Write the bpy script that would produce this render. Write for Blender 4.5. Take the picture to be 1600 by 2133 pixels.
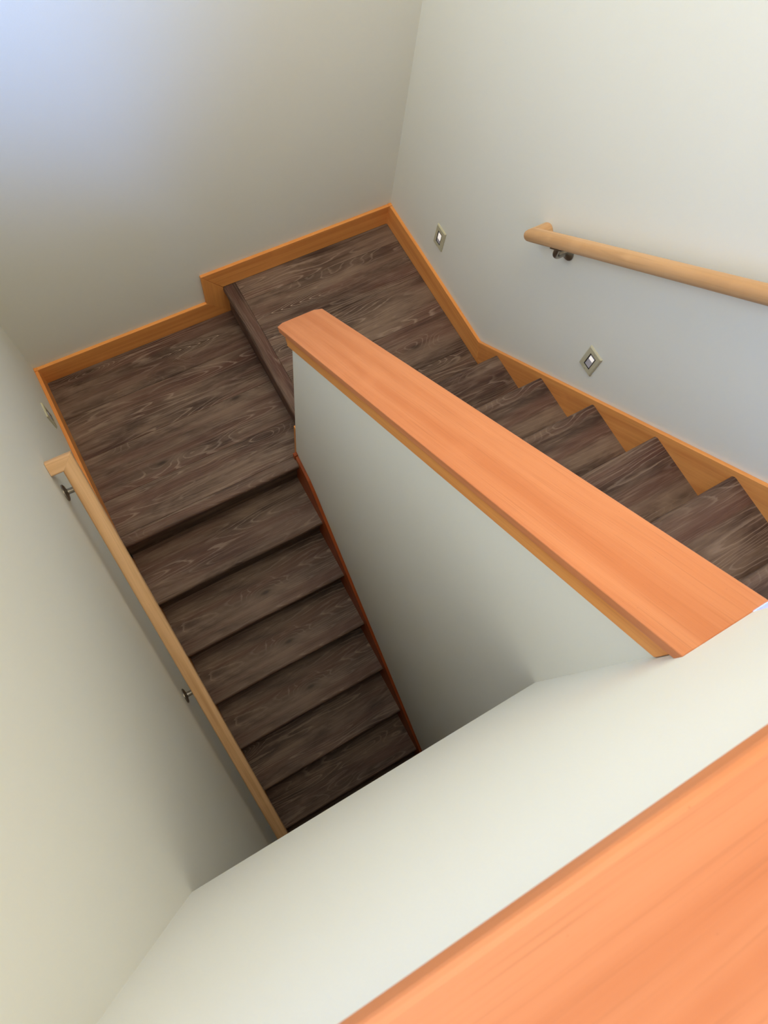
import bpy, bmesh, math, random
from mathutils import Vector, Matrix, Euler
random.seed(7)
S = bpy.context.scene
for o in list(bpy.data.objects):
    bpy.data.objects.remove(o)
COL = S.collection

# ------------------------------------------------------------------ camera
cam_data = bpy.data.cameras.new('camera')
cam = bpy.data.objects.new('camera', cam_data)
COL.objects.link(cam)
S.camera = cam
cam_data.sensor_fit = 'HORIZONTAL'
cam_data.sensor_width = 36.0
cam_data.lens = 36.0 * 1419.71 / 1600.0
cam_data.clip_start = 0.02
cam.matrix_world = (Matrix.Translation((0.3611, -2.0225, 3.0519))
                    @ Matrix.Rotation(-0.8301, 4, 'Z') @ Matrix.Rotation(0.3302, 4, 'X') @ Matrix.Rotation(0.3355, 4, 'Z'))
cam_data.dof.use_dof = True
cam_data.dof.focus_distance = 2.4
cam_data.dof.aperture_fstop = 16.0

# ------------------------------------------------------------------ world, lights, exposure
world = bpy.data.worlds.new('sky')
S.world = world
world.use_nodes = True
bgn = world.node_tree.nodes['Background']
bgn.inputs[0].default_value = (0.55, 0.72, 1.0, 1)
bgn.inputs[1].default_value = 1.0

def area_light(name, loc, rot, sx, sy, power, color, spread=180):
    l = bpy.data.lights.new(name, 'AREA')
    l.shape = 'RECTANGLE'; l.size = sx; l.size_y = sy
    l.energy = power; l.color = color; l.spread = math.radians(spread)
    o = bpy.data.objects.new(name, l)
    COL.objects.link(o)
    o.location = loc; o.rotation_euler = rot
    return o
# soft light from the high ceiling, an added fill lamp above the lower flight
# and cool daylight from the upstairs window in the right wall
area_light('ceiling_light', (0.90, -1.55, 6.32), (0, 0, 0), 1.6, 2.6, 82, (1.0, 0.885, 0.68))
area_light('left_fill_light', (-0.02, -0.75, 2.75), (0, math.radians(-90), 0), 0.7, 1.0, 12.5, (0.95, 1.0, 0.92))  # fill lamp out of view, added to brighten the half wall and right wall
area_light('window_daylight', (1.83, -3.60, 2.43), (0, math.radians(90), math.radians(-50)), 0.9, 1.0, 58, (0.06, 0.30, 1.0), 70)

vs = S.view_settings
vs.view_transform = 'Standard'
vs.look = 'None'
vs.gamma = 1.0
vs.use_curve_mapping = False
vs.exposure = 0.09

# ------------------------------------------------------------------ dimensions (metres)
W = 1.870            # stairwell width, left wall face at x = 0, right wall face at x = W
M, M2 = 0.898, 1.003 # faces of the half wall between the flights
XS = 0.965           # riser between the two landings
R, G = 0.2013, 0.25  # riser height, going
YL = -0.929          # nosing of the lower landing
YR = -0.991          # first nosing of the upper flight
HB = 0.125           # baseboard height
T = 0.016            # trim thickness
YE = -0.873          # end of the half wall
YN = -2.190          # face of the guard wall
ZB = 1.389           # bottom of the guard wall
ZU = R + 8 * R       # upper floor
OV = 0.022           # nosing overhang
CEIL = 6.40

# ------------------------------------------------------------------ materials
def new_mat(name):
    m = bpy.data.materials.new(name)
    m.use_nodes = True
    nt = m.node_tree
    b = nt.nodes['Principled BSDF']
    return m, nt, b

class N:
    """small helper to wire shader nodes"""
    def __init__(s, nt): s.nt = nt
    def node(s, t, **k):
        n = s.nt.nodes.new(t)
        for a, v in k.items(): setattr(n, a, v)
        return n
    def put(s, sock, v):
        if isinstance(v, bpy.types.NodeSocket): s.nt.links.new(v, sock)
        elif v is not None: sock.default_value = v
    def math(s, op, a, b=None, c=None, clamp=False):
        n = s.node('ShaderNodeMath', operation=op, use_clamp=clamp)
        for i, v in enumerate((a, b, c)):
            if v is not None: s.put(n.inputs[i], v)
        return n.outputs[0]
    def comb(s, x, y, z):
        n = s.node('ShaderNodeCombineXYZ')
        for i, v in enumerate((x, y, z)): s.put(n.inputs[i], v)
        return n.outputs[0]
    def noise(s, vec, scale=1.0, detail=3.0, rough=0.5, dist=0.0):
        n = s.node('ShaderNodeTexNoise')
        s.put(n.inputs['Vector'], vec)
        n.inputs['Scale'].default_value = scale
        n.inputs['Detail'].default_value = detail
        n.inputs['Roughness'].default_value = rough
        n.inputs['Distortion'].default_value = dist
        return n.outputs['Fac']
    def ss(s, v, lo, hi, a=0.0, b=1.0):
        n = s.node('ShaderNodeMapRange', interpolation_type='SMOOTHSTEP')
        s.put(n.inputs[0], v)
        for i, q in enumerate((lo, hi, a, b)): n.inputs[i + 1].default_value = q
        return n.outputs[0]
    def mix(s, f, a, b, mode='MIX'):
        n = s.node('ShaderNodeMix', data_type='RGBA', blend_type=mode)
        s.put(n.inputs[0], f)
        for i, v in ((6, a), (7, b)):
            if isinstance(v, tuple): n.inputs[i].default_value = (*v, 1)
            else: s.put(n.inputs[i], v)
        return n.outputs[2]
    def bump(s, h, strength, dist):
        n = s.node('ShaderNodeBump')
        n.inputs['Strength'].default_value = strength
        n.inputs['Distance'].default_value = dist
        s.put(n.inputs['Height'], h)
        return n.outputs[0]

def mat_wall():
    m, nt, b = new_mat('wall_paint'); n = N(nt)
    tc = n.node('ShaderNodeTexCoord').outputs['Object']
    big = n.noise(tc, 1.3, 2)
    col = n.mix(n.ss(big, .3, .7), (0.862, 0.848, 0.758), (0.878, 0.864, 0.776))
    n.put(b.inputs['Base Color'], col)
    b.inputs['Roughness'].default_value = 0.62
    b.inputs['Specular IOR Level'].default_value = 0.25
    peel = n.noise(tc, 220, 2, .5)
    n.put(b.inputs['Normal'], n.bump(peel, 0.16, 0.0012))
    return m

def mat_laminate():
    """dark, limed oak boards: grain along local x; object colour r shifts the pattern, g picks a variant, b its lightness"""
    m, nt, b = new_mat('dark_limed_oak'); n = N(nt)
    tc = n.node('ShaderNodeTexCoord').outputs['Object']
    oc = n.node('ShaderNodeObjectInfo').outputs['Color']
    sc = n.node('ShaderNodeSeparateColor'); n.put(sc.inputs[0], oc)
    sx = n.node('ShaderNodeSeparateXYZ'); n.put(sx.inputs[0], tc)
    u = n.math('ADD', sx.outputs[0], sc.outputs[0])
    v = sx.outputs[1]
    vz = n.math('ADD', v, sx.outputs[2])
    w = n.math('MULTIPLY', sc.outputs[1], 37.0)
    # gentle warp of the grain
    warp = n.noise(n.comb(n.math('MULTIPLY', u, 2.2), n.math('MULTIPLY', vz, 7.0), w), 1, 3)
    vw = n.math('ADD', vz, n.math('MULTIPLY', n.math('SUBTRACT', warp, .5), .030))
    # knots, each with a pale patch on one side
    def knots(du):
        vo = n.node('ShaderNodeTexVoronoi', feature='F1')
        n.put(vo.inputs['Vector'], n.comb(n.math('MULTIPLY', n.math('SUBTRACT', u, du), 2.1), n.math('MULTIPLY', vw, 6.3), w))
        vo.inputs['Scale'].default_value = 1.0; vo.inputs['Randomness'].default_value = 0.8
        return vo.outputs['Distance']
    kd = knots(0.0)
    knot = n.ss(kd, 0.0, 0.34, 1.0, 0.0)
    core = n.ss(kd, 0.015, 0.085, 1.0, 0.0)
    halo = n.ss(kd, 0.06, 0.22, 1.0, 0.0)
    pale = n.ss(knots(0.055), 0.04, 0.20, 1.0, 0.0)
    # rings: contours of a stretched noise pushed up round the knots
    cn = n.noise(n.comb(n.math('MULTIPLY', u, 1.05), n.math('MULTIPLY', vw, 10.0), w), 1, 1.2, .4)
    cn = n.math('ADD', cn, n.math('MULTIPLY', knot, .20))
    jag = n.noise(n.comb(n.math('MULTIPLY', u, 26.0), n.math('MULTIPLY', vz, 190.0), w), 1, 3)
    jag = n.math('MULTIPLY', n.math('SUBTRACT', jag, .5), .34)
    ring = n.math('FRACT', n.math('ADD', n.math('MULTIPLY', cn, 20.0), jag))
    line = n.math('MULTIPLY', n.ss(ring, .66, .90), n.ss(ring, .90, 1.0, 1.0, 0.0))
    lm = n.noise(n.comb(n.math('MULTIPLY', u, 1.5), n.math('MULTIPLY', vz, 9.0), n.math('ADD', w, 5.3)), 1, 2)
    line = n.math('MULTIPLY', line, n.ss(lm, .42, .66, .12, 1.0))
    # nested cathedral figure on the boards that carry one (object colour b = apex + 1, alpha = direction)
    oi = n.node('ShaderNodeObjectInfo')
    sg = n.math('SUBTRACT', n.math('MULTIPLY', oi.outputs['Alpha'], 2.0), 1.0)
    du = n.math('MULTIPLY', n.math('SUBTRACT', sx.outputs[0], n.math('SUBTRACT', sc.outputs[2], 1.0)), sg)
    av = n.math('ADD', v, n.math('MULTIPLY', n.math('SUBTRACT', warp, .5), .05))
    arc = n.math('SQRT', n.math('ADD', n.math('MULTIPLY', n.math('MULTIPLY', av, av), 30.0), .0006))
    cq = n.math('ADD', n.math('MULTIPLY', n.math('SUBTRACT', du, n.math('MULTIPLY', arc, 1.35)), 20.0), n.math('MULTIPLY', jag, .7))
    cf = n.math('FRACT', cq)
    cl = n.math('MULTIPLY', n.ss(cf, .70, .90), n.ss(cf, .90, 1.0, 1.0, 0.0))
    cm = n.math('MULTIPLY', n.ss(n.math('SUBTRACT', du, n.math('MULTIPLY', arc, 1.35)), -.02, .03), n.ss(du, .26, .42, 1.0, 0.0))
    cm = n.math('MULTIPLY', cm, n.ss(n.math('ABSOLUTE', av), .040, .062, 1.0, 0.0))
    cm = n.math('MULTIPLY', cm, n.ss(sc.outputs[2], .2, .3))
    cl = n.math('MULTIPLY', cl, cm)
    # fine limed pores
    pore = n.noise(n.comb(n.math('MULTIPLY', u, 7.0), n.math('MULTIPLY', vw, 300.0), w), 1, 3, .6)
    pore = n.ss(pore, .52, .70)
    pm = n.noise(n.comb(n.math('MULTIPLY', u, 3.0), n.math('MULTIPLY', vz, 16.0), n.math('ADD', w, 9.1)), 1, 3)
    pore = n.math('MULTIPLY', pore, n.ss(pm, .3, .75, .3, 1.0))
    # streaks and broad patches
    st = n.noise(n.comb(n.math('MULTIPLY', u, 2.4), n.math('MULTIPLY', vw, 55.0), w), 1, 5, .65)
    pa = n.noise(n.comb(n.math('MULTIPLY', u, 2.6), n.math('MULTIPLY', vz, 9.0), n.math('ADD', w, 2.2)), 1, 4, .6, .5)
    red = n.noise(n.comb(n.math('MULTIPLY', u, 1.3), n.math('MULTIPLY', vz, 13.0), n.math('ADD', w, 7.7)), 1, 2)
    c0 = n.mix(n.ss(pa, .33, .68), (0.056, 0.031, 0.023), (0.205, 0.136, 0.099))
    c0 = n.mix(n.math('MULTIPLY', pale, .55), c0, (0.235, 0.162, 0.118))
    c1 = n.mix(n.ss(red, .42, .68, 0, .7), c0, (0.118, 0.053, 0.039))
    c2 = n.mix(n.ss(st, .30, .50, .55, 0.0), c1, (0.044, 0.025, 0.019))
    c2 = n.mix(n.ss(st, .50, .72, .0, .45), c2, (0.250, 0.172, 0.128))
    c2 = n.mix(n.math('MULTIPLY', halo, .45), c2, (0.055, 0.033, 0.025))
    c2 = n.mix(n.math('MULTIPLY', cm, .45), c2, (0.060, 0.038, 0.028))
    c3 = n.mix(n.math('MULTIPLY', pore, .52), c2, (0.31, 0.220, 0.168))
    c4 = n.mix(n.math('MULTIPLY', line, .58), c3, (0.36, 0.265, 0.205))
    c4 = n.mix(n.math('MULTIPLY', cl, .85), c4, (0.42, 0.320, 0.245))
    c5 = n.mix(n.math('MULTIPLY', core, .75), c4, (0.030, 0.018, 0.013))
    n.put(b.inputs['Base Color'], c5)
    b.inputs['Roughness'].default_value = 0.5
    b.inputs['Specular IOR Level'].default_value = 0.2
    h = n.math('ADD', n.math('MULTIPLY', pore, -.6), n.math('MULTIPLY', line, -.5))
    n.put(b.inputs['Normal'], n.bump(h, 0.25, 0.0006))
    return m

def mat_fir(name, light, dark, rough=0.38):
    """clear-finished softwood: straight grain along local x"""
    m, nt, b = new_mat(name); n = N(nt)
    tc = n.node('ShaderNodeTexCoord').outputs['Object']
    oc = n.node('ShaderNodeObjectInfo').outputs['Random']
    sx = n.node('ShaderNodeSeparateXYZ'); n.put(sx.inputs[0], tc)
    u = sx.outputs[0]
    v = n.math('ADD', sx.outputs[1], n.math('MULTIPLY', sx.outputs[2], .8))
    w = n.math('MULTIPLY', oc, 23.0)
    warp = n.noise(n.comb(n.math('MULTIPLY', u, 1.2), n.math('MULTIPLY', v, 7.0), w), 1, 2)
    vw = n.math('ADD', v, n.math('MULTIPLY', n.math('SUBTRACT', warp, .5), .03))
    a = n.noise(n.comb(n.math('MULTIPLY', u, .7), n.math('MULTIPLY', vw, 26.0), w), 1, 4, .55)
    f = n.noise(n.comb(n.math('MULTIPLY', u, 5.0), n.math('MULTIPLY', vw, 420.0), w), 1, 3, .6)
    g = n.noise(n.comb(n.math('MULTIPLY', u, 9.0), n.math('MULTIPLY', v, 12.0), w), 1, 3)
    sp = n.node('ShaderNodeTexVoronoi', feature='F1')
    n.put(sp.inputs['Vector'], n.comb(n.math('MULTIPLY', u, 9.0), n.math('MULTIPLY', v, 14.0), w))
    fleck = n.ss(sp.outputs['Distance'], .02, .07, 1.0, 0.0)
    c = n.mix(n.ss(a, .34, .68), light, dark)
    c = n.mix(n.ss(f, .5, .75, 0, .30), c, tuple(x * .62 for x in dark))
    c = n.mix(n.ss(g, .5, .8, 0, .25), c, tuple(min(1, x * 1.12) for x in light))
    c = n.mix(n.math('MULTIPLY', fleck, .35), c, tuple(x * .45 for x in dark))
    n.put(b.inputs['Base Color'], c)
    b.inputs['Roughness'].default_value = rough
    b.inputs['Specular IOR Level'].default_value = 0.22
    n.put(b.inputs['Normal'], n.bump(f, 0.06, 0.0005))
    return m

def mat_plain(name, col, rough=.5, metal=0.0, emit=None, es=0.0, spec=.5):
    m, nt, b = new_mat(name); n = N(nt)
    tc = n.node('ShaderNodeTexCoord').outputs['Object']
    f = n.noise(tc, 60, 3)
    c = n.mix(n.ss(f, .3, .7), tuple(x * .94 for x in col), col)
    n.put(b.inputs['Base Color'], c)
    b.inputs['Roughness'].default_value = rough
    b.inputs['Metallic'].default_value = metal
    b.inputs['Specular IOR Level'].default_value = spec
    if emit:
        b.inputs['Emission Color'].default_value = (*emit, 1)
        b.inputs['Emission Strength'].default_value = es
    return m

WALL = mat_wall()
DARK = mat_laminate()
CAPW = mat_fir('orange_fir', (0.655, 0.248, 0.103), (0.575, 0.190, 0.070))
TRIM = mat_fir('amber_trim', (0.89, 0.380, 0.108), (0.75, 0.275, 0.072))
RED = mat_fir('red_stained_trim', (0.40, 0.090, 0.022), (0.30, 0.060, 0.014))
OAK = mat_fir('pale_oak', (0.76, 0.475, 0.255), (0.54, 0.300, 0.138), .45)
METAL = mat_plain('aged_nickel', (0.36, 0.33, 0.29), .32, 1.0)
ALMOND = mat_plain('almond_plastic', (0.60, 0.555, 0.385), .4)
BLACK = mat_plain('dark_gasket', (0.03, 0.026, 0.022), .5)
LENS = mat_plain('lamp_lens', (0.42, 0.40, 0.46), .18, 0.0, (1.0, 0.93, 0.85), 0.06)
BULB = mat_plain('lamp_glow', (0.9, 0.86, 0.8), .3, 0.0, (1.0, 0.92, 0.84), 0.55)
SCREW = mat_plain('painted_screw', (0.45, 0.40, 0.27), .4)
CEILM = mat_plain('ceiling_paint', (0.78, 0.76, 0.70), .8)

# ------------------------------------------------------------------ mesh helpers
def link(name, bm, mat, parent=None, mw=None, smooth=False):
    me = bpy.data.meshes.new(name)
    bmesh.ops.recalc_face_normals(bm, faces=bm.faces)
    bm.to_mesh(me); bm.free()
    if smooth:
        for p in me.polygons: p.use_smooth = True
    me.materials.append(mat)
    o = bpy.data.objects.new(name, me)
    COL.objects.link(o)
    if mw is not None: o.matrix_world = mw
    if parent is not None:
        o.parent = parent
        o.matrix_parent_inverse = parent.matrix_basis.inverted()
    return o

def tint(o, r=0.0, g=0.0, b=0.0, a=1.0):
    o.color = (r, g, b, a)
    return o

def bm_box(bm, x0, x1, y0, y1, z0, z1):
    vs_ = [bm.verts.new(c) for c in ((x0, y0, z0), (x1, y0, z0), (x1, y1, z0), (x0, y1, z0), (x0, y0, z1), (x1, y0, z1), (x1, y1, z1), (x0, y1, z1))]
    for f in ((0, 3, 2, 1), (4, 5, 6, 7), (0, 1, 5, 4), (1, 2, 6, 5), (2, 3, 7, 6), (3, 0, 4, 7)):
        bm.faces.new([vs_[i] for i in f])

def bevel(bm, w, seg=1, edges=None):
    bmesh.ops.bevel(bm, geom=list(edges or bm.edges), offset=w, segments=seg, affect='EDGES', profile=.5, clamp_overlap=True)

def box(name, x0, x1, y0, y1, z0, z1, mat, parent=None, bv=0.0, seg=1, grain='x'):
    """axis aligned box whose local x (the grain) lies along the given world axis"""
    cx, cy, cz = (x0 + x1) / 2, (y0 + y1) / 2, (z0 + z1) / 2
    dx, dy, dz = x1 - x0, y1 - y0, z1 - z0
    rot = Matrix.Identity(4)
    if grain == 'y': dx, dy = dy, dx; rot = Matrix.Rotation(math.pi / 2, 4, 'Z')
    if grain == 'z': dx, dz = dz, dx; rot = Matrix.Rotation(-math.pi / 2, 4, 'Y')
    bm = bmesh.new(); bm_box(bm, -dx / 2, dx / 2, -dy / 2, dy / 2, -dz / 2, dz / 2)
    if bv: bevel(bm, bv, seg)
    return link(name, bm, mat, parent, Matrix.Translation((cx, cy, cz)) @ rot)

def prism(name, pts, a0, a1, mat, parent=None, plane='yz', ang=0.0, bv=0.0, seg=1):
    """polygon in the yz (or xz) plane extruded along x (or y); local x turned by ang so that the grain follows it"""
    ca, sa = math.cos(ang), math.sin(ang)
    ox = sum(p[0] for p in pts) / len(pts); oz = sum(p[1] for p in pts) / len(pts); oa = (a0 + a1) / 2
    if plane == 'yz':
        rot = Matrix(((0, 0, 1, oa), (ca, -sa, 0, ox), (sa, ca, 0, oz), (0, 0, 0, 1)))
    else:
        rot = Matrix(((ca, -sa, 0, ox), (0, 0, -1, oa), (sa, ca, 0, oz), (0, 0, 0, 1)))
    bm = bmesh.new()
    loc = [((p[0] - ox) * ca + (p[1] - oz) * sa, -(p[0] - ox) * sa + (p[1] - oz) * ca) for p in pts]
    h = (a1 - a0) / 2
    lo = [bm.verts.new((x, y, -h)) for x, y in loc]
    hi = [bm.verts.new((x, y, h)) for x, y in loc]
    bm.faces.new(lo[::-1]); bm.faces.new(hi)
    k = len(pts)
    for i in range(k): bm.faces.new((lo[i], lo[(i + 1) % k], hi[(i + 1) % k], hi[i]))
    if bv: bevel(bm, bv, seg)
    return link(name, bm, mat, parent, rot)

def empty(name, loc=(0, 0, 0)):
    o = bpy.data.objects.new(name, None)
    o.empty_display_size = .1
    COL.objects.link(o)
    o.location = loc
    return o

def thing(o, label, cat, group=None):
    o['label'] = label; o['category'] = cat
    if group: o['group'] = group
    return o

def structure(o, label=None):
    o['kind'] = 'structure'
    if label: o['label'] = label
    return o

def board_with_nose(name, length, depth, thick, r, mat, parent, mw):
    """stair board: local x = length (grain), local -y = rounded front edge, top at local z = 0"""
    prof = [(depth, -thick), (depth, 0), (r, 0)]
    for i in range(1, 6):
        a = math.pi / 2 * i / 6
        prof.append((r - r * math.sin(a), -r + r * math.cos(a)))
    prof.append((0, -r))
    r2 = min(r * .7, thick - r)
    for i in range(0, 4):
        a = math.pi / 2 * i / 3
        prof.append((r2 - r2 * math.cos(a), -thick + r2 - r2 * math.sin(a)))
    bm = bmesh.new()
    A = [bm.verts.new((-length / 2, y, z)) for y, z in prof]
    B = [bm.verts.new((length / 2, y, z)) for y, z in prof]
    bm.faces.new(A); bm.faces.new(B[::-1])
    k = len(prof)
    for i in range(k): bm.faces.new((A[i], B[i], B[(i + 1) % k], A[(i + 1) % k]))
    bmesh.ops.remove_doubles(bm, verts=bm.verts, dist=1e-5)
    return link(name, bm, mat, parent, mw)

# ------------------------------------------------------------------ the room shell
SL = R / G
def skirt_r(y): return 0.803 + SL * (-1.46 - y)          # top of the skirt on the right wall
def nose_l(y): return (y - YL) * SL                       # nosing line of the lower flight
CS = 0.79                                                 # slope of the half wall's cap
def captop(y): return 2.127 + CS * (YN - y)

def wall_box(name, *a, label=None):
    return structure(box(name, *a, WALL), label)
LY0, LY1, LZ0, LZ1 = -1.27, -0.23, 2.38, 3.12  # opening added in the left wall round the fill lamp
bm = bmesh.new()
bm_box(bm, -.14, 0, -6.0, LY0, -2.6, CEIL)
bm_box(bm, -.14, 0, LY1, 0.0, -2.6, CEIL)
bm_box(bm, -.14, 0, LY0, LY1, -2.6, LZ0)
bm_box(bm, -.14, 0, LY0, LY1, LZ1, CEIL)
structure(link('wall_left', bm, WALL))
wall_box('wall_back', -0.14, W + 0.14, 0.0, 0.14, -2.6, CEIL)
wall_box('wall_far', -0.14, W + 0.14, -6.14, -6.0, -2.6, CEIL)
bm = bmesh.new()
WY0, WY1, WZ0, WZ1 = -4.10, -3.10, 1.98, 2.88
bm_box(bm, W, W + .14, -6.0, WY0, -2.6, CEIL)
bm_box(bm, W, W + .14, WY1, 0.0, -2.6, CEIL)
bm_box(bm, W, W + .14, WY0, WY1, -2.6, WZ0)
bm_box(bm, W, W + .14, WY0, WY1, WZ1, CEIL)
structure(link('wall_right', bm, WALL))
structure(box('ceiling', -0.14, W + 0.14, -6.14, 0.14, CEIL, CEIL + .12, CEILM))
# half wall between the flights
vt = 0.125
structure(prism('wall_middle', [(YE, -2.6), (YE, captop(YE) - .06), (YN, captop(YN) - .06), (YN, ZB - .001), (-4.6, ZB - .001), (-4.6, -2.6)], M, M2, WALL))
# guard wall at the upper floor
CB, CT = 2.628, 2.655
wall_box('wall_front', 0.0, M2, YN - .107, YN, ZB, CB)
# upper floor slab, lower floor
structure(box('floor_upper', 0.0, M2, -6.0, YN - .107, ZB, ZU, DARK))
structure(box('floor_upper_side', M2, W, -6.0, YR - 7 * G - OV - .016, ZB, ZU, DARK))
structure(box('floor_lower', 0.0, W, -6.0, 0.0, -9 * R - .05, -9 * R, DARK))
# upstairs window (outside the picture; lets the daylight in)
wn = structure(empty('window_1', (W + .07, (WY0 + WY1) / 2, WZ0)))
for (a, b_, c, d) in ((WY0, WY1, WZ0, WZ0 + .05), (WY0, WY1, WZ1 - .05, WZ1), (WY0, WY0 + .05, WZ0 + .05, WZ1 - .05), (WY1 - .05, WY1, WZ0 + .05, WZ1 - .05)):
    box('window_frame', W + .04, W + .10, a, b_, c, d, TRIM, wn)

wn = structure(empty('added_window', (-.07, (LY0 + LY1) / 2, LZ0)))  # unseen window, added only to house the left fill lamp
for (a, b_, c, d) in ((LY0, LY1, LZ0, LZ0 + .04), (LY0, LY1, LZ1 - .04, LZ1), (LY0, LY0 + .04, LZ0 + .04, LZ1 - .04), (LY1 - .04, LY1, LZ0 + .04, LZ1 - .04)):
    box('window_frame', -.12, -.06, a, b_, c, d, TRIM, wn)

# ------------------------------------------------------------------ landings
def landing(name, x0, x1, y0, y1, z, rows, label):
    fl = structure(box(name, x0, x1, y0, y1, z - .12, z - .012, BLACK), label)
    for i, (ya, yb, pieces) in enumerate(rows):
        for (xa, xb, sh, var, *cath) in pieces:
            o = box('plank', xa + .0004, xb - .0004, ya + .0004, yb - .0004, z - .012, z, DARK, fl, .0007)
            tint(o, sh, var, *cath)
    return fl
lo_rows = [(-.232, -.010, [(0.008, XS + .012, .15, .11, 1.43, 0.0)]),
           (-.461, -.232, [(0.008, XS + .012, .38, .31)]),
           (-.690, -.461, [(0.008, XS + .012, .06, .52)]),
           (YE, -.690, [(0.008, XS + .012, .86, .52)])]
FL = landing('floor_lower_landing', 0.0, XS, YE, 0.0, 0.0, lo_rows, 'lower stair landing of dark limed oak planks')
o = box('plank', 0.008, M - .001, -.884, YE - .0004, -.012, 0.0, DARK, FL, .0007); tint(o, 1.4, .52)
o = board_with_nose('nosing', M - 0.009, 0.045, .034, .012, DARK, FL, Matrix.Translation(((0.008 + M - .001) / 2, YL, .0015)))
tint(o, .3, .77)
up_rows = [(-.130, -.010, [(XS + .045, W - .008, .55, .84)]),
           (-.360, -.130, [(XS + .045, W - .008, .22, .24, .58, 1.0)]),
           (-.588, -.360, [(XS + .045, W - .008, .70, .43)]),
           (-.815, -.588, [(XS + .045, XS + .10, .1, .93), (XS + .10, W - .008, .95, .63)]),
           (YE, -.815, [(XS + .045, W - .008, .33, .15)])]
FU = landing('floor_upper_landing', XS, W, YE, 0.0, R, up_rows, 'upper stair landing of dark limed oak planks')
o = box('plank', M2 + .0005, W - .008, YR - OV - .014, YE - .0004, R - .012, R, DARK, FU, .0007); tint(o, 1.33, .15)
# nosing strip and riser along the step between the landings (local -y faces -x)
mw = Matrix.Translation((XS - .020, (YE - .016 + .016) / 2, R + .0015)) @ Matrix.Rotation(-math.pi / 2, 4, 'Z')
o = board_with_nose('nosing', abs(YE) - .034, .064, .034, .011, DARK, FU, mw); tint(o, .42, .37)
o = box('riser', XS, XS + .014, YE + .001, -.016, .0002, R - .033, DARK, FU, grain='y'); tint(o, .9, .7)

# ------------------------------------------------------------------ flights of stairs
lf = empty('stair_flight', (M / 2, YL, 0))
thing(lf, 'lower flight of dark limed oak steps going down between walls from the lower landing', 'stairs')
for k in range(1, 9):
    y1 = YL - (k - 1) * G + OV
    yf = YL - k * G
    pat = [(.62, .18), (.30, .52), (.30, .52), (.30, .52), (.55, .27), (.85, .66), (.3, .52), (.1, .9)][k - 1]
    o = board_with_nose('tread', M - .001 - .016, y1 - yf + .013, .034, .012, DARK, lf, Matrix.Translation(((M - .001) / 2, yf, -k * R)))
    tint(o, *pat)
    o = box('riser', .008, M - .009, y1 + .0005, y1 + .014, -k * R + .0002, -(k - 1) * R - .0345, DARK, lf)
    tint(o, random.random(), random.random())
o = box('riser', .008, M - .009, YL - 8 * G + OV, YL - 8 * G + OV + .014, -9 * R, -8 * R - .0345, DARK, lf)
tint(o, .4, .4)

rf = empty('stair_flight', ((M2 + W) / 2, YR, R))
thing(rf, 'upper flight of dark limed oak steps rising along the wall with two step lights', 'stairs')
for k in range(1, 9):
    yf = YR - (k - 1) * G
    depth = G + OV if k < 8 else .06
    mw = Matrix.Translation(((M2 + W - .0075) / 2, yf, R + k * R)) @ Matrix.Rotation(math.pi, 4, 'Z')
    o = board_with_nose('tread', W - M2 - .0085, depth + .013, .034, .014, DARK, rf, mw)
    tint(o, *[(.2, .33), (.45, .71), (.45, .71), (.15, .58), (.7, .12), (.45, .71), (.2, .4), (.9, .2)][k - 1])
    o = box('riser', M2 + .0005, W - .008, yf - OV - .014, yf - OV - .0005, R + (k - 1) * R + .0002, R + k * R - .0345, DARK, rf)
    tint(o, random.random(), random.random())

# ------------------------------------------------------------------ baseboards and skirts
BV = .003
# back wall: lower run, drop piece, upper run (mitred)
bb = structure(empty('baseboard_back', (.9, 0, 0)), 'amber wood baseboard stepping up along the back wall')
XD, XN = 0.850, XS - .020
prism('board', [(.016, 0), (XS, 0), (XD, HB), (.016, HB)], -T, -.0005, TRIM, bb, 'xz', 0, .0015)
prism('drop_piece', [(XD, HB + .0003), (XS, .0003), (XS, R - .034), (XN, R - .0005), (XD, R + HB)], -T, -.0005, TRIM, bb, 'xz', math.pi / 2, .0012)
prism('board', [(XN + .001, R + .002), (W - .016, R + .002), (W - .016, R + HB), (XD + .0005, R + HB)], -T, -.0005, TRIM, bb, 'xz', 0, .0015)
box('corner_block', .0005, .0185, -.0185, -.0005, 0, HB + .002, TRIM, bb, .0012, grain='z')
box('corner_block', W - .0185, W - .0005, -.0185, -.0005, R + .002, R + HB + .002, TRIM, bb, .0012, grain='z')
# left wall: level board, then skirt down the lower flight
bl = structure(empty('baseboard_left', (0, -.5, 0)), 'amber wood baseboard and stair skirt along the wall with the square handrail')
prism('board', [(-.0187, 0), (-.0187, HB), (YL, HB), (YL, 0)], .0005, T, TRIM, bl, 'yz', math.pi, .0015)
prism('skirt_board', [(YL - .0005, HB), (YL - .0005, -.28), (-3.0, nose_l(-3.0) - .28), (-3.0, nose_l(-3.0) + .08), (YL - .06, nose_l(YL - .06) + .08)], .0005, .0075, TRIM, bl, 'yz', math.atan(SL), .001)
# right wall: level board, then skirt up the upper flight
br = structure(empty('baseboard_right', (W, -.5, R)), 'amber wood baseboard and stair skirt below the step lights')
yk = -1.46 - (R + HB - .803) / SL
prism('board', [(-.0187, R + .002), (-.0187, R + HB), (yk, R + HB), (yk - .045, R + .002)], W - T, W - .0005, TRIM, br, 'yz', math.pi, .0015)
prism('skirt_board', [(yk - .0004, R + HB), (yk - .0454, R + .002), (YR - .05, R + .002), (YR - .05, R - .05), (-3.0, skirt_r(-3.0) - .45), (-3.0, skirt_r(-3.0))], W - T, W - .0005, TRIM, br, 'yz', math.atan(-SL), .0015)
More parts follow.
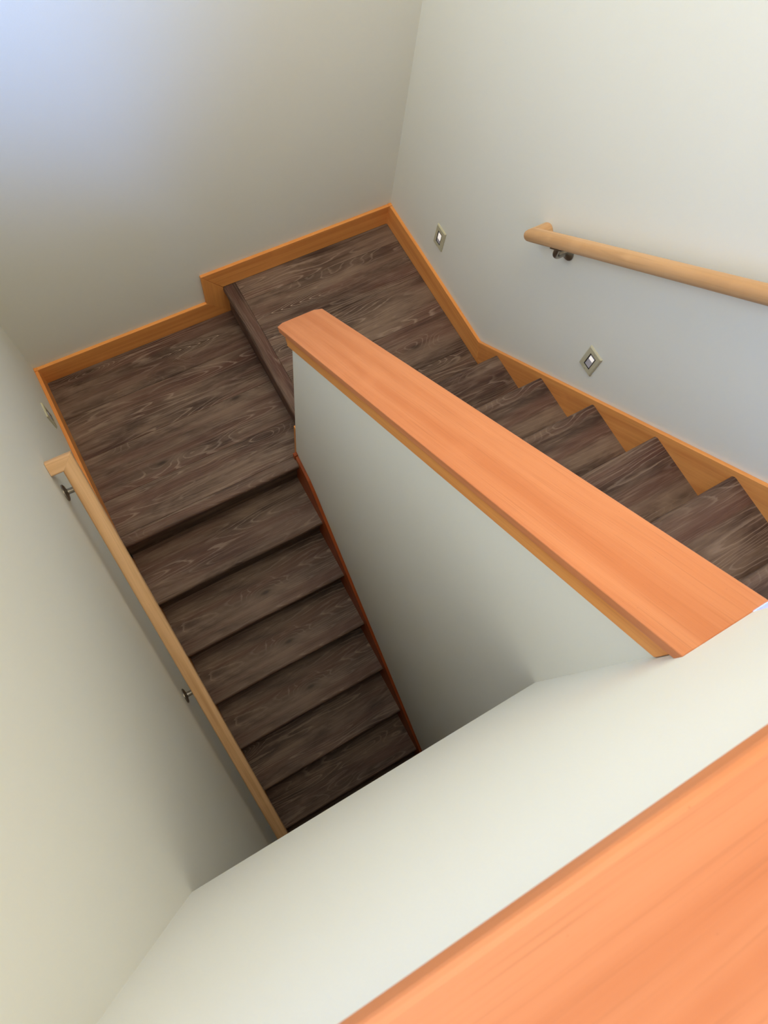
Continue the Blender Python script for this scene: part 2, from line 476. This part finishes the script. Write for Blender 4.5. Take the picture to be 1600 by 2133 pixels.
# half wall: end-face board and reddish skirt on the lower flight
bmid = structure(empty('baseboard_middle', (M, YE, 0)), 'reddish brown stair skirt along the foot of the half wall')
box('end_board', M - .001, XN - .001, YE + .0003, YE + .0155, .0025, R + .10, TRIM, bmid, .001, grain='z')
prism('skirt_board', [(YE + .001, .003), (YE + .001, .040), (-1.02, .004), (-1.07, nose_l(-1.07) + .085), (-3.0, nose_l(-3.0) + .095), (-3.0, nose_l(-3.0) - .28), (YL + .030, -.3), (YL + .030, -.034), (YL - .0008, -.034), (YL - .0008, .003)],
      M - .015, M - .0005, RED, bmid, 'yz', math.atan(SL), .001)
box('corner_block', M - .019, M - .0008, YE - .020, YE - .001, .003, .046, RED, bmid, .001, grain='z')

# ------------------------------------------------------------------ wooden caps
def rounded_board(name, L, Wd, th, ch_a, ch_b, r, mat, parent, mw):
    """flat board, length on local x from 0 to L, width centred on y, top at z = 0; chamfered corners at x = 0"""
    h = Wd / 2
    pts = [(ch_a, -h), (L, -h), (L, h), (ch_a, h), (0, h - ch_b), (0, -h + ch_b)]
    if ch_a == 0: pts = [(0, -h), (L, -h), (L, h), (0, h)]
    bm = bmesh.new()
    lo = [bm.verts.new((x, y, -th)) for x, y in pts]; hi = [bm.verts.new((x, y, 0)) for x, y in pts]
    bm.faces.new(lo[::-1]); bm.faces.new(hi)
    k = len(pts)
    for i in range(k): bm.faces.new((lo[i], lo[(i + 1) % k], hi[(i + 1) % k], hi[i]))
    bevel(bm, r, 3, [e for e in bm.edges if abs(e.verts[0].co.z - e.verts[1].co.z) < 1e-6])
    return link(name, bm, mat, parent, mw)

ca = math.atan(CS)
CX0, CX1 = M - .031, M2 + .032
y0c = -.815
mc = thing(empty('half_wall_cap', ((CX0 + CX1) / 2, y0c, captop(y0c))), 'sloping orange wood cap on the half wall between the two flights', 'wall cap')
Lc = (y0c - YN - .0012) / math.cos(ca)
# local x runs up the slope (towards -y and +z)
xa = Vector((0, -math.cos(ca), math.sin(ca))); za = Vector((0, math.sin(ca), math.cos(ca))); ya = za.cross(xa)
mw = Matrix(((xa.x, ya.x, za.x, (CX0 + CX1) / 2), (xa.y, ya.y, za.y, y0c), (xa.z, ya.z, za.z, captop(y0c)), (0, 0, 0, 1)))
rounded_board('cap_board', Lc, CX1 - CX0, .022, .018, .024, .0025, CAPW, mc, mw)
def sl_strip(name, y_a, y_b, d0, d1, x0, x1):
    return prism(name, [(y_a, captop(y_a) - d0), (y_b, captop(y_b) - d0), (y_b, captop(y_b) - d1), (y_a, captop(y_a) - d1)], x0, x1, TRIM, mc, 'yz', math.atan(-CS), .002)
sl_strip('apron', YE + .012, YN + .0012, .0288, .110, M - .014, M - .0005)
sl_strip('apron', YE + .012, YN + .0012, .0288, .110, M2 + .0005, M2 + .014)
prism('apron_end', [(YE + .0005, captop(YE) - .0292), (YE + .022, captop(YE + .022) - .0290), (YE + .024, captop(YE + .022) - .075), (YE + .014, captop(YE) - .104), (YE + .0005, captop(YE) - .111)], M - .0135, M2 + .0135, TRIM, mc, 'yz', 0, .001)

gc = thing(empty('guard_wall_cap', (.5, YN - .05, CT)), 'wide flat orange wood cap on the guard wall at the upper floor, blurred close up', 'wall cap')
CW = .107 + .032 * 2
mw = Matrix.Translation((.001, YN + .032 - CW / 2, CT))
rounded_board('cap_board', M2 + .030, CW, CT - CB - .0005, 0, 0, .006, CAPW, gc, mw)
box('apron', .001, M2, YN + .0005, YN + .014, CB - .022, CB - .001, TRIM, gc, .002)
box('apron', .001, M2, YN - .107 - .014, YN - .1075, CB - .022, CB - .001, TRIM, gc, .002)

# ------------------------------------------------------------------ handrails
def rail_section(w, t, r, seg=4):
    """rounded rectangle, width on local y, thickness on local z below 0"""
    out = []
    for (cy, cz, a0) in ((w / 2 - r, -r, 0), (-w / 2 + r, -r, 90), (-w / 2 + r, -t + r, 180), (w / 2 - r, -t + r, 270)):
        for i in range(seg + 1):
            a = math.radians(a0 + 90 * i / seg)
            out.append((cy + r * math.cos(a), cz + r * math.sin(a)))
    return out

def loft(name, rings, mat, parent, mw, smooth=True):
    bm = bmesh.new()
    R_ = [[bm.verts.new(p) for p in ring] for ring in rings]
    k = len(R_[0])
    for a, b_ in zip(R_, R_[1:]):
        for i in range(k): bm.faces.new((a[i], a[(i + 1) % k], b_[(i + 1) % k], b_[i]))
    bm.faces.new(R_[0][::-1]); bm.faces.new(R_[-1])
    o = link(name, bm, mat, parent, mw, smooth)
    if smooth:
        m_ = o.modifiers.new('edges', 'EDGE_SPLIT'); m_.split_angle = math.radians(40)
    return o

def handrail(name, side, xw, x_in, x_out, y_tip, ztop, slope_sign, y_end, thick, rad, label, round_tip, brackets):
    """rail in a sloping plane: xw wall face, x_in/x_out its two long edges, y_tip the outer edge of its end return,
    ztop(y) the plane of its top; side = +1 when the room lies towards +x"""
    t = thing(empty(name, (xw, y_tip, ztop(y_tip))), label, 'handrail')
    w = abs(x_out - x_in); xc = (x_in + x_out) / 2
    s = (ztop(y_tip - 1) - ztop(y_tip))            # rise per metre towards -y
    a = math.atan(s)
    d = Vector((0, -math.cos(a), math.sin(a)))     # along the rail, away from the tip
    up = Vector((0, math.sin(a), math.cos(a)))
    wx = Vector((side, 0, 0))
    L = (y_tip - y_end) / math.cos(a)
    sec = rail_section(w, thick, rad)
    # rail: mitred at the elbow; local x = along d, local y = away from the wall, local z = up
    B = Matrix(((d.x, wx.x, up.x, xc), (d.y, wx.y, up.y, y_tip), (d.z, wx.z, up.z, ztop(y_tip)), (0, 0, 0, 1)))
    soft = .010 if round_tip else .002
    r0 = [(w / 2 - y + 0.0002, y, z) for y, z in sec]
    rings = [r0, [(L, y, z) for y, z in sec]]
    if round_tip:
        shr = [((w / 2 - y) * .98, y * .985 if y > w / 4 else y, z) for y, z in sec]
        rings = [r0, [(L, y, z) for y, z in sec]]
    loft('rail', rings, OAK, t, B)
    # return to the wall: local x towards the wall, local y = against d, same top plane
    wl = abs(xc - xw)
    B2 = Matrix(((-wx.x, -d.x, up.x, xc), (-wx.y, -d.y, up.y, (Vector((xc, y_tip, 0)) + d * (w / 2)).y), (-wx.z, -d.z, up.z, ztop(y_tip) + d.z * w / 2), (0, 0, 0, 1)))
    rr = [[(-y, y, z) for y, z in sec], [(wl - .001, y, z) for y, z in sec]]
    loft('wall_return', rr, OAK, t, B2)
    # brackets: rosette on the wall, bent arm, saddle under the rail
    for yb in brackets:
        zr = ztop(yb) - thick / math.cos(a)
        bt = empty('bracket', (xw, yb, zr - .05)); bt.parent = t; bt.matrix_parent_inverse = t.matrix_basis.inverted()
        zc = zr - .050
        n_ = 20
        prof = [(0.0005, .031), (.004, .031), (.007, .026), (.009, .014), (.012, .010)]
        rings = [[(q, rr_ * math.cos(2 * math.pi * i / n_), rr_ * math.sin(2 * math.pi * i / n_)) for i in range(n_)] for q, rr_ in prof]
        Mx = Matrix(((side, 0, 0, xw), (0, 1, 0, yb), (0, 0, 1, zc), (0, 0, 0, 1)))
        o = loft('rosette', rings, METAL, t, Mx); o.parent = bt; o.matrix_parent_inverse = Matrix.Translation(bt.location).inverted()
        # arm
        path = []
        xe = abs(xc - xw); rb = .026
        path += [(.010, 0), (xe - rb, 0)]
        for i in range(1, 7):
            q = math.pi / 2 * i / 6
            path.append((xe - rb + rb * math.sin(q), rb - rb * math.cos(q)))
        path.append((xe, .050 - .004))
        rings = []
        for i, (px, pz) in enumerate(path):
            pa_ = path[max(i - 1, 0)]; pb_ = path[min(i + 1, len(path) - 1)]
            tv = Vector((pb_[0] - pa_[0], 0, pb_[1] - pa_[1])).normalized()
            nv = Vector((-tv.z, 0, tv.x)); bv_ = Vector((0, 1, 0))
            rings.append([tuple(Vector((px, 0, pz)) + nv * (.0095 * math.cos(2 * math.pi * j / 12)) + bv_ * (.0105 * math.sin(2 * math.pi * j / 12))) for j in range(12)])
        o = loft('arm', rings, METAL, t, Mx); o.parent = bt; o.matrix_parent_inverse = Matrix.Translation(bt.location).inverted()
        # saddle plate lying against the underside of the rail
        bm = bmesh.new(); bm_box(bm, -.032, .032, -.012, .012, -.004, 0)
        bevel(bm, .0015)
        Bs = Matrix(((d.x, wx.x, up.x, xc), (d.y, wx.y, up.y, yb), (d.z, wx.z, up.z, zr - .0006), (0, 0, 0, 1)))
        o = link('saddle', bm, METAL, t, Bs); o.parent = bt; o.matrix_parent_inverse = Matrix.Translation(bt.location).inverted()
    return t

handrail('handrail', +1, 0.0, .040, .090, -.869, lambda y: .89 + .80 * (y + .869), 1, -2.95, .038, .008,
         'square-edged oak handrail running down the wall beside the lower flight', False, [-.925, -1.66])
handrail('handrail', -1, W, W - .038, W - .088, -.905, lambda y: 1.155 + .805 * (-.905 - y), -1, -2.9, .046, .020,
         'rounded oak handrail rising above the two step lights on the wall', True, [-1.055, -2.5])

# ------------------------------------------------------------------ step lights
def step_light(xw, side, yc, zc, glow, label, lit):
    t = thing(empty('step_light', (xw, yc, zc)), label, 'step light', 'recessed step lights')
    pw, ph, pd = .070, .115, .007
    Mx = Matrix(((0, 0, side, xw), (side, 0, 0, yc), (0, 1, 0, zc), (0, 0, 0, 1)))   # local x along the wall, y up, z out
    # plate: a frame with a sloped edge round a rectangular opening
    ow, oh = .0165, .034
    bm = bmesh.new()
    def ring(w, h, z): return [bm.verts.new(p) for p in ((-w, -h, z), (w, -h, z), (w, h, z), (-w, h, z))]
    rs = [ring(pw / 2, ph / 2, .0004), ring(pw / 2, ph / 2, pd - .003), ring(pw / 2 - .004, ph / 2 - .004, pd), ring(ow, oh, pd), ring(ow, oh, .0004)]
    for a_, b_ in zip(rs, rs[1:] + rs[:1]):
        for i in range(4): bm.faces.new((a_[i], a_[(i + 1) % 4], b_[(i + 1) % 4], b_[i]))
    link('face_plate', bm, ALMOND, t, Mx)
    bm = bmesh.new()
    rs = [ring(ow - .0003, oh - .0003, .0006), ring(ow - .0003, oh - .0003, pd - .0005), ring(ow - .0035, oh - .0035, pd - .0005), ring(ow - .0035, oh - .0035, .0006)]
    for a_, b_ in zip(rs, rs[1:] + rs[:1]):
        for i in range(4): bm.faces.new((a_[i], a_[(i + 1) % 4], b_[(i + 1) % 4], b_[i]))
    link('gasket', bm, BLACK, t, Mx)
    bm = bmesh.new(); bm_box(bm, -ow + .0037, ow - .0037, -oh + .0037, oh - .0037, .0008, pd - .002)
    ln = link('lens', bm, LENS, t, Mx)
    bm = bmesh.new(); bm_box(bm, -ow + .0055, ow - .0055, glow[0], glow[1], pd - .0019, pd - .0008)
    bevel(bm, .0005)
    o = link('lamp', bm, BULB if lit else LENS, t, Mx)
    o.parent = ln; o.matrix_parent_inverse = Mx.inverted()
    for sy in (-1, 1):
        bm = bmesh.new(); bmesh.ops.create_cone(bm, cap_ends=True, segments=10, radius1=.0028, radius2=.0022, depth=.0014)
        link('screw', bm, SCREW, t, Mx @ Matrix.Translation((0, sy * .0455, pd + .0004)))
    return t
step_light(W, -1, -1.372, .924, (.006, .024), 'almond step light below the rounded handrail, beside the upper flight', True)
step_light(W, -1, -.413, .529, (-.010, .024), 'almond step light above the upper landing baseboard near the back corner', True)
step_light(0.0, 1, -.370, .318, (-.010, .020), 'almond step light on the wall above the lower landing, seen edge-on', False)
